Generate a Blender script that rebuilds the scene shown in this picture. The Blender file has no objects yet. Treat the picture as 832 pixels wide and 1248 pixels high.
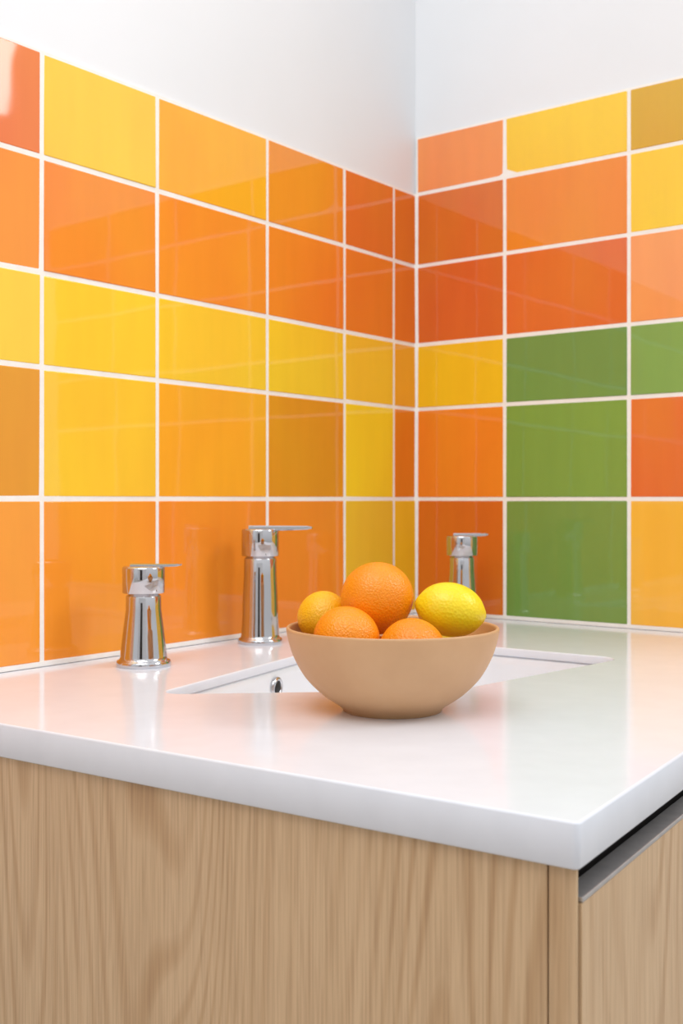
import bpy, bmesh, math, random
from mathutils import Vector, geometry
random.seed(4)
scene = bpy.context.scene
scene.view_settings.view_transform = 'Standard'
scene.view_settings.look = 'None'
scene.view_settings.exposure = 0.0

# ---------------------------------------------------------------- constants
CT = 0.86                       # counter top height
EYE = 1.11                      # camera height
C = Vector((0.1637, 2.468, 0))  # room corner (tile faces)
AL = Vector((-0.6088, -0.7933, 0)).normalized()
NL = Vector((0.7933, -0.6088, 0)).normalized()
AR = Vector((0.7935, -0.6085, 0)).normalized()
NR = Vector((-0.6085, -0.7935, 0)).normalized()

def lin(c):
    out = []
    for v in c:
        v /= 255.0
        out.append(v/12.92 if v <= 0.04045 else ((v+0.055)/1.055)**2.4)
    return (out[0], out[1], out[2], 1.0)

# ---------------------------------------------------------------- materials
def newmat(name, col, rough=0.5, metal=0.0, coat=0.0, spec=0.5):
    m = bpy.data.materials.new(name); m.use_nodes = True
    b = m.node_tree.nodes['Principled BSDF']
    b.inputs['Base Color'].default_value = lin(col)
    b.inputs['Roughness'].default_value = rough
    b.inputs['Metallic'].default_value = metal
    b.inputs['Coat Weight'].default_value = coat
    b.inputs['Specular IOR Level'].default_value = spec
    return m, m.node_tree, b

def noise(nt, scale, detail=3, mapping=None, dist=0.0, coord='Object'):
    tc = nt.nodes.new('ShaderNodeTexCoord')
    mp = nt.nodes.new('ShaderNodeMapping')
    if mapping: mp.inputs['Scale'].default_value = mapping
    n = nt.nodes.new('ShaderNodeTexNoise')
    n.inputs['Scale'].default_value = scale
    n.inputs['Detail'].default_value = detail
    n.inputs['Distortion'].default_value = dist
    nt.links.new(tc.outputs[coord], mp.inputs['Vector'])
    nt.links.new(mp.outputs['Vector'], n.inputs['Vector'])
    return n

def bump(nt, b, n, strength, distance):
    bp = nt.nodes.new('ShaderNodeBump')
    bp.inputs['Strength'].default_value = strength
    bp.inputs['Distance'].default_value = distance
    nt.links.new(n.outputs[0], bp.inputs['Height'])
    nt.links.new(bp.outputs['Normal'], b.inputs['Normal'])
    return bp

def ramp(nt, src, stops):
    r = nt.nodes.new('ShaderNodeValToRGB')
    el = r.color_ramp.elements
    el[0].position, el[0].color = stops[0]
    el[1].position, el[1].color = stops[-1]
    for p, c in stops[1:-1]:
        e = el.new(p); e.color = c
    nt.links.new(src, r.inputs['Fac'])
    return r

def varied(name, c1, c2, rough, scale, **k):
    m, nt, b = newmat(name, c1, rough, **k)
    n = noise(nt, scale)
    r = ramp(nt, n.outputs[0], [(0.3, lin(c1)), (0.7, lin(c2))])
    nt.links.new(r.outputs['Color'], b.inputs['Base Color'])
    return m, nt, b, n

paint, nt, b, n = varied('wall_paint', (235, 237, 240), (231, 234, 237), 0.45, 3)
n2 = noise(nt, 220); bump(nt, b, n2, 0.08, 0.001)
grout, nt, b, n = varied('grout', (249, 246, 241), (243, 239, 233), 0.7, 40)

tile, nt, b = newmat('glazed_tile', (255, 255, 255), 0.035)
b.inputs['Specular IOR Level'].default_value = 0.6
at = nt.nodes.new('ShaderNodeAttribute'); at.attribute_name = 'tile_color'
hs = nt.nodes.new('ShaderNodeHueSaturation')
hs.inputs['Saturation'].default_value = 0.985
nt.links.new(at.outputs['Color'], hs.inputs['Color'])
nn = noise(nt, 1.0, 2, (6, 6, 3))
mr = nt.nodes.new('ShaderNodeMapRange')
mr.inputs['From Min'].default_value = 0.3; mr.inputs['From Max'].default_value = 0.7
mr.inputs['To Min'].default_value = 0.498; mr.inputs['To Max'].default_value = 0.508
nt.links.new(nn.outputs[0], mr.inputs['Value']); nt.links.new(mr.outputs[0], hs.inputs['Hue'])
nf = noise(nt, 1.0, 3, (35, 35, 5))
mr2 = nt.nodes.new('ShaderNodeMapRange')
mr2.inputs['From Min'].default_value = 0.3; mr2.inputs['From Max'].default_value = 0.7
mr2.inputs['To Min'].default_value = 0.985; mr2.inputs['To Max'].default_value = 1.03
nt.links.new(nf.outputs[0], mr2.inputs['Value']); nt.links.new(mr2.outputs[0], hs.inputs['Value'])
nt.links.new(hs.outputs['Color'], b.inputs['Base Color'])
nb = noise(nt, 9, 1); bump(nt, b, nb, 0.15, 0.002)

quartz, nt, b, n = varied('white_quartz', (232, 237, 246), (228, 233, 242), 0.13, 25, spec=0.36)
ceram, nt, b, n = varied('sink_ceramic', (237, 241, 247), (234, 238, 244), 0.1, 6)
chrome, nt, b = newmat('chrome', (205, 205, 208), 0.04, metal=1.0)
nc = noise(nt, 60); mrc = nt.nodes.new('ShaderNodeMapRange')
mrc.inputs['To Min'].default_value = 0.02; mrc.inputs['To Max'].default_value = 0.05
nt.links.new(nc.outputs[0], mrc.inputs['Value']); nt.links.new(mrc.outputs[0], b.inputs['Roughness'])
alu, nt, b, n = varied('brushed_aluminium', (205, 203, 202), (188, 186, 186), 0.38, 50, metal=0.85)
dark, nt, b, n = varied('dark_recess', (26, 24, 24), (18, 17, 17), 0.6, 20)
clay, nt, b, n = varied('bowl_clay', (208, 165, 121), (201, 157, 113), 0.5, 18)
n2 = noise(nt, 160, 4); bump(nt, b, n2, 0.12, 0.0008)
floorm, nt, b, n = varied('floor_tile', (190, 182, 172), (176, 168, 158), 0.4, 4)
doorm, nt, b, n = varied('added_door_dark', (50, 44, 41), (42, 37, 35), 0.4, 4)  # near-black for the added door, gives the chrome dark bands

def fruitmat(name, c1, c2, bs=0.5, scale=420):
    m, nt, b, n = varied(name, c1, c2, 0.34, 14)
    b.inputs['Subsurface Weight'].default_value = 0.08
    b.inputs['Subsurface Radius'].default_value = (0.01, 0.005, 0.002)
    v = nt.nodes.new('ShaderNodeTexVoronoi'); v.inputs['Scale'].default_value = scale
    tc = nt.nodes.new('ShaderNodeTexCoord'); nt.links.new(tc.outputs['Object'], v.inputs['Vector'])
    bump(nt, b, v, bs, 0.0012)
    return m
orange_m = fruitmat('orange_peel', (242, 138, 6), (246, 152, 12))
tang_m = fruitmat('tangerine_peel', (244, 172, 8), (246, 190, 24))
lemon_m = fruitmat('lemon_peel', (248, 216, 14), (242, 220, 30), 0.35, 300)
stem_m, *_ = varied('fruit_stem', (96, 104, 40), (110, 84, 40), 0.7, 90)

def woodmat(name, c_hi, c_lo, c_line):
    m, nt, b = newmat(name, c_hi, 0.45)
    L = nt.links.new
    n1 = noise(nt, 1.0, 1.0, (4.6, 4.6, 0.6), 0.0)
    mu = nt.nodes.new('ShaderNodeMath'); mu.operation = 'MULTIPLY'; mu.inputs[1].default_value = 230
    L(n1.outputs[0], mu.inputs[0])
    si = nt.nodes.new('ShaderNodeMath'); si.operation = 'SINE'; L(mu.outputs[0], si.inputs[0])
    mm = nt.nodes.new('ShaderNodeMapRange'); mm.inputs['From Min'].default_value = -1
    L(si.outputs[0], mm.inputs['Value'])
    r1 = ramp(nt, mm.outputs[0], [(0.0, (0, 0, 0, 1)), (0.55, (0.05, 0.05, 0.05, 1)), (1.0, (1, 1, 1, 1))])
    nm = noise(nt, 1.0, 2, (9, 9, 1.1))
    rm = ramp(nt, nm.outputs[0], [(0.38, (0.2, 0.2, 0.2, 1)), (0.62, (1, 1, 1, 1))])
    fm = nt.nodes.new('ShaderNodeMath'); fm.operation = 'MULTIPLY'
    L(r1.outputs['Color'], fm.inputs[0]); L(rm.outputs['Color'], fm.inputs[1])
    mc = nt.nodes.new('ShaderNodeMix'); mc.data_type = 'RGBA'
    mc.inputs[6].default_value = lin(c_hi); mc.inputs[7].default_value = lin(c_line)
    L(fm.outputs[0], mc.inputs[0])
    n2 = noise(nt, 1.0, 5, (420, 420, 10), 0.2)
    r2 = ramp(nt, n2.outputs[0], [(0.3, lin(c_lo)), (0.6, (1, 1, 1, 1))])
    mx = nt.nodes.new('ShaderNodeMix'); mx.data_type = 'RGBA'; mx.blend_type = 'MULTIPLY'
    mx.inputs[0].default_value = 0.32
    L(mc.outputs[2], mx.inputs[6]); L(r2.outputs['Color'], mx.inputs[7])
    n3 = noise(nt, 1.0, 4, (45, 45, 0.6))
    r3 = ramp(nt, n3.outputs[0], [(0.3, (0.92, 0.90, 0.87, 1)), (0.7, (1, 1, 1, 1))])
    mx2 = nt.nodes.new('ShaderNodeMix'); mx2.data_type = 'RGBA'; mx2.blend_type = 'MULTIPLY'
    mx2.inputs[0].default_value = 0.9
    L(mx.outputs[2], mx2.inputs[6]); L(r3.outputs['Color'], mx2.inputs[7])
    L(mx2.outputs[2], b.inputs['Base Color'])
    bump(nt, b, n2, 0.06, 0.0005)
    return m
oak = woodmat('light_oak', (216, 186, 148), (160, 130, 98), (196, 161, 121))

# ---------------------------------------------------------------- mesh helpers
def mkobj(name, bm, mats, parent=None, smooth=False, origin=None):
    me = bpy.data.meshes.new(name)
    bmesh.ops.recalc_face_normals(bm, faces=bm.faces)
    if origin is not None:
        bmesh.ops.translate(bm, verts=bm.verts, vec=-Vector(origin))
    bm.to_mesh(me); bm.free()
    for m in (mats if isinstance(mats, list) else [mats]): me.materials.append(m)
    if smooth:
        for p in me.polygons: p.use_smooth = True
    o = bpy.data.objects.new(name, me)
    scene.collection.objects.link(o)
    if origin is not None: o.location = origin
    if parent:
        o.parent = parent
        o.matrix_parent_inverse = parent.matrix_basis.inverted()
    return o

def addbox(bm, org, u, v, ur, vr, zr, bev=0.0):
    vs = []
    for z in zr:
        for a, b_ in ((ur[0], vr[0]), (ur[1], vr[0]), (ur[1], vr[1]), (ur[0], vr[1])):
            p = org + u*a + v*b_; vs.append(bm.verts.new((p.x, p.y, z)))
    for q in ((0,3,2,1), (4,5,6,7), (0,1,5,4), (1,2,6,5), (2,3,7,6), (3,0,4,7)):
        bm.faces.new([vs[i] for i in q])
    if bev:
        bmesh.ops.bevel(bm, geom=list(bm.edges), offset=bev, segments=2, affect='EDGES', profile=0.5)

def box(name, org, u, v, ur, vr, zr, mat, parent=None, bev=0.0):
    bm = bmesh.new(); addbox(bm, org, u, v, ur, vr, zr, bev)
    return mkobj(name, bm, mat, parent)

def lathe(name, prof, mat, parent=None, center=(0,0,0), seg=96, cap=True):
    bm = bmesh.new(); rings = []
    for r, z in prof:
        if r < 1e-6: rings.append([bm.verts.new((0, 0, z))])
        else: rings.append([bm.verts.new((r*math.cos(2*math.pi*i/seg), r*math.sin(2*math.pi*i/seg), z)) for i in range(seg)])
    for a, b_ in zip(rings, rings[1:]):
        for i in range(seg):
            j = (i+1) % seg
            q = [a[i % len(a)], a[j % len(a)], b_[j % len(b_)], b_[i % len(b_)]]
            u = []
            for x in q:
                if x not in u: u.append(x)
            if len(u) > 2: bm.faces.new(u)
    o = mkobj(name, bm, mat, None, True)
    o.location = center
    if parent:
        o.parent = parent
    return o

def empty(name, loc=(0,0,0)):
    e = bpy.data.objects.new(name, None); e.location = loc
    e.empty_display_size = 0.05
    scene.collection.objects.link(e); return e

# ---------------------------------------------------------------- walls
H = 2.7
wl = box('wall_left', C, AL, NL, (-0.1, 2.6), (-0.12, -0.0055), (0, H), paint)
wr = box('wall_right', C, AR, NR, (-0.0055, 1.3), (-0.12, -0.0055), (0, H), paint)
box('floor', Vector((0, 0, 0)), Vector((1,0,0)), Vector((0,1,0)), (-3, 3), (-3, 3), (-0.05, 0), floorm)
X_, Y_ = Vector((1,0,0)), Vector((0,1,0))
box('added_wall_back', Vector((0, 0, 0)), X_, Y_, (-1.9, 1.5), (-2.6, -2.48), (0, H), paint)  # unseen wall added behind the camera for the chrome to reflect
dr = box('added_door', Vector((0, 0, 0)), X_, Y_, (-0.95, -0.05), (-2.478, -2.44), (0.005, 2.05), doorm, None, 0.003)  # unseen dark door, added for contrast in the tap reflections
for zr in ((0.2, 0.95), (1.1, 1.9)):
    box('added_door_inset', Vector((0, 0, 0)), X_, Y_, (-0.83, -0.17), (-2.4405, -2.432), zr, doorm, dr, 0.003)  # insets of the added reflection door
bm = bmesh.new()
for a, b_, z0, z1 in ((-1.03, -0.955, 0, 2.13), (-0.045, 0.03, 0, 2.13), (-0.955, -0.045, 2.055, 2.13)):
    sub = bmesh.new(); addbox(sub, Vector((0,0,0)), X_, Y_, (a, b_), (-2.478, -2.43), (z0, z1))
    me_ = bpy.data.meshes.new('tmp'); sub.to_mesh(me_); sub.free(); bm.from_mesh(me_); bpy.data.meshes.remove(me_)
mkobj('added_door_trim', bm, paint)  # frame of the added reflection door

ROWS = [CT+0.004, EYE, EYE+0.196, EYE+0.3364, EYE+0.509, EYE+0.667, EYE+0.791]
G = 0.0038
LT = [0.004, 0.085, 0.258, 0.4927, 0.7676, 1.000, 1.25, 1.5, 1.75, 2.0, 2.25, 2.5]
LEFT = [
 [(245,192,24),(240,192,44),(242,134,28),(244,138,32),(246,148,36),(247,154,38)],
 [(230,130,18),(250,209,26),(229,144,12),(250,170,26),(251,198,44),(231,150,14)],
 [(238,160,34),(247,191,40),(249,200,34),(251,200,40),(251,205,46),(251,205,54)],
 [(232,115,26),(237,125,28),(241,129,26),(245,139,32),(243,135,38),(245,145,42)],
 [(228,115,28),(229,113,32),(239,137,26),(249,171,22),(249,199,58),(234,122,60)],
]
RT = [0.004, 0.2194, 0.491, 0.75, 1.0, 1.25]
RIGHT = [
 [(218,106,20),(120,155,72),(250,188,54)],
 [(242,133,24),(126,162,70),(231,112,46)],
 [(245,192,18),(114,153,76),(132,169,86)],
 [(220,101,34),(227,103,38),(248,154,86)],
 [(220,111,30),(240,134,28),(251,203,30)],
 [(244,144,74),(249,198,32),(216,164,18)],
]
extra = [(244,142,36),(224,108,36),(250,200,36),(240,130,34),(245,190,46)]

def tiles(name, axis, nrm, cols, table):
    bm = bmesh.new(); lay = bm.loops.layers.float_color.new('tile_color')
    for r, row in enumerate(table):
        for c in range(len(cols)-1):
            col = row[c] if c < len(row) else extra[(r*2+c*3) % 5]
            g0 = 0 if c == 0 else G
            t0, t1 = cols[c]+g0, cols[c+1]-G
            z0, z1 = ROWS[r]+(G if r else 0.004), ROWS[r+1]-G
            sub = bmesh.new()
            addbox(sub, C, axis, nrm, (t0, t1), (-0.0055, 0), (z0, z1), 0.0)
            bmesh.ops.bevel(sub, geom=list(sub.edges), offset=0.0014, segments=3, affect='EDGES', profile=0.5)
            tz, tt = random.uniform(-0.0006, 0.0006), random.uniform(-0.0006, 0.0006)
            cm = {}
            for v in sub.verts:
                d = (v.co - C).dot(axis); w = (v.co - C).dot(nrm)
                k = (tt*(2*(d-t0)/(t1-t0)-1) + tz*(2*(v.co.z-z0)/(z1-z0)-1)) if w > -0.003 else 0
                cm[v] = bm.verts.new(v.co + nrm*k)
            for f in sub.faces:
                nf_ = bm.faces.new([cm[v] for v in f.verts]); nf_.smooth = len(f.verts) == 4 and f.calc_area() < 1e-3
                for l in nf_.loops: l[lay] = lin(col)
            sub.free()
    return bm

bm = tiles('l', AL, NL, LT, LEFT)
tl = mkobj('backsplash_tiles', bm, tile, wl)
bm = tiles('r', AR, NR, RT, RIGHT)
tr = mkobj('backsplash_tiles', bm, tile, wr)
for o, ax, nr, ln, top in ((wl, AL, NL, 2.5, ROWS[5]), (wr, AR, NR, 1.25, ROWS[6])):
    box('grout_bed', C, ax, nr, (0.0, ln+0.003), (-0.0054, -0.0010), (CT+0.0005, top+0.001), grout, o)
    box('silicone_bead', C, ax, nr, (0.0, ln if o is wr else 1.19), (-0.004, 0.0008), (CT+0.0004, CT+0.0080), grout, o, 0.0006)
bm = bmesh.new()
for zz in (CT+0.001, ROWS[5]):
    for p in (C+AL*0.006-NL*0.001, C+AR*0.006-NR*0.001, C-AL*0.0015-AR*0.0015):
        bm.verts.new((p.x, p.y, zz))
bm.verts.ensure_lookup_table()
for q in ((0,1,4,3),(1,2,5,4),(2,0,3,5),(0,2,1),(3,4,5)): bm.faces.new([bm.verts[i] for i in q])
mkobj('corner_caulk', bm, grout, wl)

# ---------------------------------------------------------------- polygons
def offs(poly, d):
    n = len(poly); out = []
    for i in range(n):
        p0, p1, p2 = Vector(poly[i-1]), Vector(poly[i]), Vector(poly[(i+1) % n])
        a = (p1-p0).normalized(); b_ = (p2-p1).normalized()
        na, nb_ = Vector((a.y, -a.x)), Vector((b_.y, -b_.x))
        bis = (na+nb_); bis /= bis.dot(na) if bis.dot(na) else 1
        out.append(p1 + bis*d)
    return out

def rounded(poly, rs, k=8):
    n = len(poly); out = []
    for i in range(n):
        r = rs[i] if isinstance(rs, (list, tuple)) else rs
        p0, p1, p2 = Vector(poly[i-1]), Vector(poly[i]), Vector(poly[(i+1) % n])
        a = (p0-p1).normalized(); b_ = (p2-p1).normalized()
        half = a.angle(b_)/2
        dd = r/math.tan(half)
        cen = p1 + (a+b_).normalized()*(r/math.sin(half))
        s, e = p1+a*dd-cen, p1+b_*dd-cen
        a0 = math.atan2(s.y, s.x); a1 = math.atan2(e.y, e.x)
        da = (a1-a0+math.pi) % (2*math.pi)-math.pi
        for j in range(k+1):
            t = a0+da*j/k
            out.append(cen+Vector((math.cos(t), math.sin(t)))*r)
    return out

F0 = Vector((0.183, 0.868)); WR = Vector((0.8626, 1.932)); WL = Vector((-0.635, 1.427))
OUT = [F0, WR, Vector((C.x, C.y)), WL]
HOLE = [Vector((-0.2405, 1.441)), Vector((0.150, 1.475)), Vector((0.440, 1.765)), Vector((0.0509, 2.054))]
HR = [0.02, 0.07, 0.03, 0.03]

bm = bmesh.new()
def ring(bm, pts, z): return [bm.verts.new((p.x, p.y, z)) for p in pts]
def bridge(bm, a, b_):
    n = len(a)
    return [bm.faces.new((a[i], a[(i+1) % n], b_[(i+1) % n], b_[i])) for i in range(n)]
orad = [0.006, 0.001, 0.001, 0.001]
oo = [(-0.0022, 0), (-0.0012, -0.0004), (-0.0004, -0.0012), (0, -0.0024), (0, -0.0356), (-0.0012, -0.0372), (-0.003, -0.038), (-0.03, -0.038)]
po = [rounded(offs(OUT, d), [max(r+d, 0.0005) for r in orad], 6) for d, z in oo]
ro = [ring(bm, p, CT+z) for p, (d, z) in zip(po, oo)]
hh = [(0.0022, 0), (0.0010, -0.0004), (0.0003, -0.0012), (0, -0.0024), (0, -0.012), (0.0006, -0.0136), (0.012, -0.014)]
ph = [rounded(offs(HOLE, d), [r+d for r in HR], 10) for d, z in hh]
rh = [ring(bm, p, CT+z) for p, (d, z) in zip(ph, hh)]
for L_ in (ro, rh):
    for a, b_ in zip(L_, L_[1:]): bridge(bm, a, b_)
tess = geometry.tessellate_polygon([[Vector((p.x, p.y, 0)) for p in po[0]], [Vector((p.x, p.y, 0)) for p in reversed(ph[0])]])
idx = ro[0]+list(reversed(rh[0]))
for t in tess:
    try: bm.faces.new([idx[i] for i in t])
    except ValueError: pass
ct = mkobj('countertop', bm, quartz)
for p in ct.data.polygons: p.use_smooth = p.normal.z < 0.999

# sink basin
bm = bmesh.new()
bs = [(0.010, -0.0145), (0.004, -0.0145), (0.002, -0.018), (0.001, -0.03), (-0.004, -0.115), (-0.010, -0.130), (-0.022, -0.138), (-0.05, -0.141), (-0.10, -0.143)]
prev = None; lastp = None
for d, z in bs:
    pts = rounded(offs(HOLE, d), [max(r+d*0.4, 0.012) for r in HR], 10)
    cur = ring(bm, pts, CT+z)
    if prev: bridge(bm, prev, cur)
    prev = cur; lastp = pts
cen = sum(lastp, Vector((0, 0)))/len(lastp)
cv = bm.verts.new((cen.x, cen.y, CT-0.147))
for i in range(len(prev)): bm.faces.new((prev[i], prev[(i+1) % len(prev)], cv))
sink = mkobj('sink', bm, ceram, None, True)
lathe('drain', [(0, 0.003), (0.012, 0.004), (0.018, 0.003), (0.02, 0.0), (0.022, 0.0), (0.026, 0.004), (0.03, 0.003), (0.032, 0)], chrome, sink, (cen.x, cen.y, CT-0.146), 48)
e = (HOLE[3]-HOLE[0]).normalized(); inn = Vector((e.y, -e.x, -0.06)).normalized()
ofp = HOLE[0]+e*0.325 + Vector((e.y, -e.x))*0.0022
q = inn.to_track_quat('Z', 'Y')
o = lathe('overflow_ring', [(0.0108, -0.002), (0.0108, 0.0012), (0.0122, 0.0024), (0.0145, 0.0022), (0.0168, 0.0), (0.0168, -0.002)], chrome, sink, (ofp.x, ofp.y, CT-0.041), 40)
o.rotation_mode = 'QUATERNION'; o.rotation_quaternion = q
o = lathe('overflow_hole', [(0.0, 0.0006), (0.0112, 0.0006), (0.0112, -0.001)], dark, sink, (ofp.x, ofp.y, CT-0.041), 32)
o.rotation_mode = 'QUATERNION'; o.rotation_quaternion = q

# ---------------------------------------------------------------- cabinet
cab = empty('vanity_cabinet', (F0.x, F0.y, 0))
bpy.context.view_layer.update()
O3 = Vector((F0.x, F0.y, 0))
E1 = Vector(((WL-F0).x, (WL-F0).y, 0)).normalized()
E2 = Vector(((WR-F0).x, (WR-F0).y, 0)).normalized()
ZB = CT-0.0385
L1 = (WL-F0).length
box('side_panel', O3, E1, E2, (0.029, L1-0.01), (0.006, 0.024), (0.0, ZB), oak, cab, 0.0008)
box('panel_stile', O3, E1, E2, (0.0045, 0.0278), (0.0065, 0.0105), (0.0, ZB), oak, cab, 0.0006)
box('stile_core', O3, E1, E2, (0.026, 0.05), (0.012, 0.03), (0.0, ZB), dark, cab)
ZD = ZB-0.023
for a, b_ in ((0.0125, 0.50), (0.504, 1.05)):
    box('door_panel', O3, E1, E2, (0.002, 0.021), (a, b_), (0.09, ZD-0.0048), oak, cab, 0.0008)
    box('door_handle_profile', O3, E1, E2, (0.0012, 0.0215), (a, b_), (ZD-0.0042, ZD), alu, cab, 0.0008)
box('carcass_front', O3, E1, E2, (0.028, 0.04), (0.025, 1.05), (0.0, ZB), dark, cab)

# ---------------------------------------------------------------- fruit bowl
BX, BY = 0.0603, 1.335
def smoothprof(pts, n=6):
    out = []
    P = [Vector(p) for p in pts]
    for i in range(len(P)-1):
        p0, p1, p2, p3 = P[max(i-1, 0)], P[i], P[i+1], P[min(i+2, len(P)-1)]
        for j in range(n):
            t = j/n
            out.append(0.5*((2*p1)+(p2-p0)*t+(2*p0-5*p1+4*p2-p3)*t*t+(3*p1-p0-3*p2+p3)*t**3))
    out.append(P[-1]); return [(max(p.x, 0), p.y) for p in out]
outer = smoothprof([(0.0595, 0.0035), (0.066, 0.0085), (0.085, 0.0215), (0.104, 0.041), (0.117, 0.064), (0.1235, 0.084), (0.1258, 0.0965)])
inner = smoothprof([(0.1215, 0.0965), (0.1195, 0.084), (0.113, 0.065), (0.100, 0.043), (0.080, 0.024), (0.05, 0.011), (0.0, 0.007)])
prof = [(0, 0.002), (0.050, 0.002), (0.052, 0.0), (0.058, 0.0)] + outer + [(0.1256, 0.0982), (0.1246, 0.0992), (0.1230, 0.0991), (0.1218, 0.0980)] + inner
bowl = lathe('fruit_bowl', prof, clay, None, (BX, BY, CT), 128)

def fruit(name, pos, r, mat, sx=1.0, sy=1.0, sz=0.97, rot=(0,0,0), lemon=False):
    bm = bmesh.new()
    bmesh.ops.create_uvsphere(bm, u_segments=64, v_segments=40, radius=1.0)
    for v in bm.verts:
        z = v.co.z
        if lemon:
            k = math.copysign(max(abs(z)-0.9, 0)/0.1, z)
            v.co.z = z + 0.06*k*abs(k)
        else:
            if z > 0.9: v.co.z -= (z-0.9)*0.55
            w = 1+0.008*math.sin(3*math.atan2(v.co.y, v.co.x)+pos[0]*90)
            v.co.x *= w; v.co.y *= w
    for v in bm.verts: v.co = Vector((v.co.x*r*sx, v.co.y*r*sy, v.co.z*r*sz))
    for f in bm.faces: f.material_index = 0
    top = max(v.co.z for v in bm.verts)
    zt = (0.9+0.1*0.45)*r*sz if not lemon else top-0.001
    s = bmesh.ops.create_cone(bm, cap_ends=True, segments=10, radius1=r*0.09, radius2=r*0.05, depth=r*0.05)
    for v in s['verts']: v.co.z += zt + r*0.015
    for f in {f for v in s['verts'] for f in v.link_faces}: f.material_index = 1
    o = mkobj(name, bm, [mat, stem_m], None, True)
    o.location = (BX+pos[0], BY+pos[1], CT+pos[2]); o.rotation_euler = rot
    return o
fruit('orange', (-0.018, 0.004, 0.132), 0.0435, orange_m, sz=0.93, rot=(-1.2, 0.5, 0.5))
fruit('orange', (-0.055, -0.055, 0.090), 0.0380, orange_m, rot=(-0.9, 1.9, 0.4))
fruit('orange', (0.019, -0.072, 0.079), 0.0380, orange_m, rot=(2.6, 0.3, 0))
fruit('orange', (-0.022, 0.022, 0.049), 0.0370, orange_m, rot=(2, 0.3, 0))
fruit('tangerine', (-0.083, 0.030, 0.107), 0.0315, tang_m, rot=(0.3, 2.2, 0.5))
fruit('lemon', (0.0685, -0.004, 0.119), 0.0320, lemon_m, sz=1.28, rot=(0.15, 1.78, 0.25), lemon=True)
fruit('lemon', (0.053, 0.044, 0.061), 0.028, lemon_m, sz=1.15, rot=(0.1, 1.5, 0.9), lemon=True)

# ---------------------------------------------------------------- taps / dispensers
def tap(name, x, y, h, rb, rt, rc, hc, lever, ang, lw, lt):
    root = empty(name, (x, y, CT))
    f = rb*1.15
    hb = h-hc-0.003
    body = [(0, 0), (f, 0), (f, 0.005), (f*0.985, 0.0075), (f*0.95, 0.009), (rb, 0.0105), (rb*0.985, 0.015),
            (rb*0.93, hb*0.3), (rb+(rt-rb)*0.62, hb*0.55), (rt*1.0, hb*0.8), (rt*0.99, hb-0.002), (rt*0.95, hb), (rt*0.88, hb+0.0005), (rt*0.88, hb+0.003), (0, hb+0.003)]
    lathe('body', body, chrome, root, (0, 0, 0), 64)
    z0 = hb+0.003
    cap = [(0, z0), (rc*0.96, z0), (rc, z0+0.0012), (rc, h-0.003), (rc*0.98, h-0.0012), (rc*0.93, h), (0, h+0.0006)]
    lathe('cap', cap, chrome, root, (0, 0, 0), 64)
    bm = bmesh.new(); secs = []
    for k in range(15):
        t = k/14; d = -rc*0.55+(lever+rc*0.55)*t
        w = lw*(1-0.35*t); th = lt*(1-0.45*t)
        if k == 14: w *= 0.8; th *= 0.5
        zc = h+0.0004+0.002*t
        secs.append([bm.verts.new((d, sy*w*cx, zc+cz*th)) for sy, cx, cz in
                     ((-1, 1, -0.3), (-1, 1, 0.3), (-1, 0.85, 0.5), (1, 0.85, 0.5), (1, 1, 0.3), (1, 1, -0.3), (1, 0.85, -0.5), (-1, 0.85, -0.5))])
    for a, b_ in zip(secs, secs[1:]): bridge(bm, a, b_)
    bm.faces.new(secs[0]); bm.faces.new(secs[-1])
    o = mkobj('lever', bm, chrome, None)
    o.parent = root
    root.rotation_euler = (0, 0, ang)
    return root
tap('mixer_tap', -0.1410, 1.955, 0.198, 0.0335, 0.0285, 0.0325, 0.047, 0.092, -0.15, 0.013, 0.011)
tap('mixer_tap', 0.243, 2.27, 0.176, 0.031, 0.025, 0.0315, 0.040, 0.052, -0.1, 0.012, 0.009)
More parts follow.
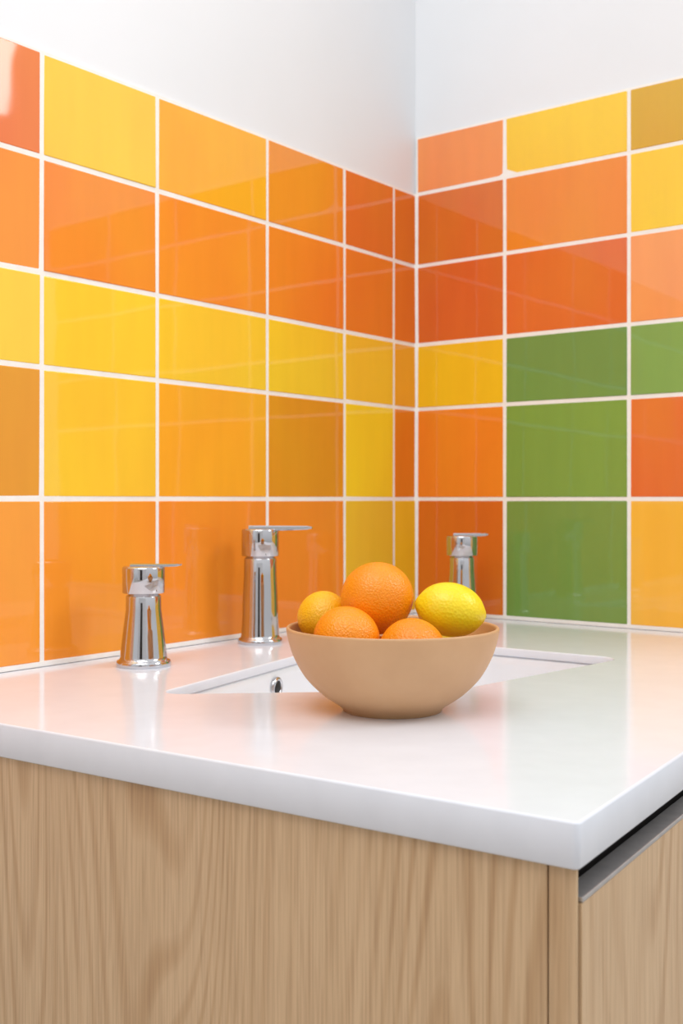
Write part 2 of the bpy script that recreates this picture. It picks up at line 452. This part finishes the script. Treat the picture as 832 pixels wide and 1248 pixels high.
tap('soap_dispenser', -0.297, 1.690, 0.149, 0.0355, 0.0265, 0.0318, 0.040, 0.057, -0.1, 0.012, 0.007)

# ---------------------------------------------------------------- light
w = bpy.data.worlds.new('World'); scene.world = w; w.use_nodes = True
nt = w.node_tree; bg = nt.nodes['Background']
tc = nt.nodes.new('ShaderNodeTexCoord'); sp = nt.nodes.new('ShaderNodeSeparateXYZ')
nt.links.new(tc.outputs['Generated'], sp.inputs[0])
mr = nt.nodes.new('ShaderNodeMapRange'); mr.inputs['From Min'].default_value = -1; mr.inputs['From Max'].default_value = 1
nt.links.new(sp.outputs['Z'], mr.inputs['Value'])
r = ramp(nt, mr.outputs[0], [(0.35, (0.45, 0.44, 0.43, 1)), (0.52, (0.71, 0.715, 0.73, 1)), (0.8, (1.0, 1.0, 1.02, 1))])
nt.links.new(r.outputs['Color'], bg.inputs['Color'])
bg.inputs['Strength'].default_value = 0.93

def area(name, loc, target, size, power, col=(1,1,1)):
    l = bpy.data.lights.new(name, 'AREA'); l.shape = 'RECTANGLE'; l.size, l.size_y = size
    l.energy = power; l.color = col
    o = bpy.data.objects.new(name, l); scene.collection.objects.link(o)
    o.location = loc
    o.rotation_euler = (Vector(target)-Vector(loc)).to_track_quat('-Z', 'Y').to_euler()
    return o
area('window_light', (3.0, 1.1, 3.45), (0, 1.8, 1.0), (1.0, 1.3), 39, (1, 0.99, 0.98))
area('overhead_fill', (-0.3, 0.2, 3.2), (0.1, 1.7, 0.9), (1.6, 1.6), 28, (1, 0.99, 0.98))  # added overhead fill with no visible fixture, brightens counter and walls

# ---------------------------------------------------------------- camera
cd = bpy.data.cameras.new('camera'); cam = bpy.data.objects.new('camera', cd)
scene.collection.objects.link(cam); scene.camera = cam
cam.location = (0, 0, EYE); cam.rotation_euler = (math.pi/2, 0, 0)
cd.sensor_fit = 'VERTICAL'; cd.sensor_height = 36; cd.sensor_width = 24
cd.lens = 36*1372/1248
cd.shift_y = -16/1248
cd.dof.use_dof = True; cd.dof.focus_distance = 1.32; cd.dof.aperture_fstop = 8
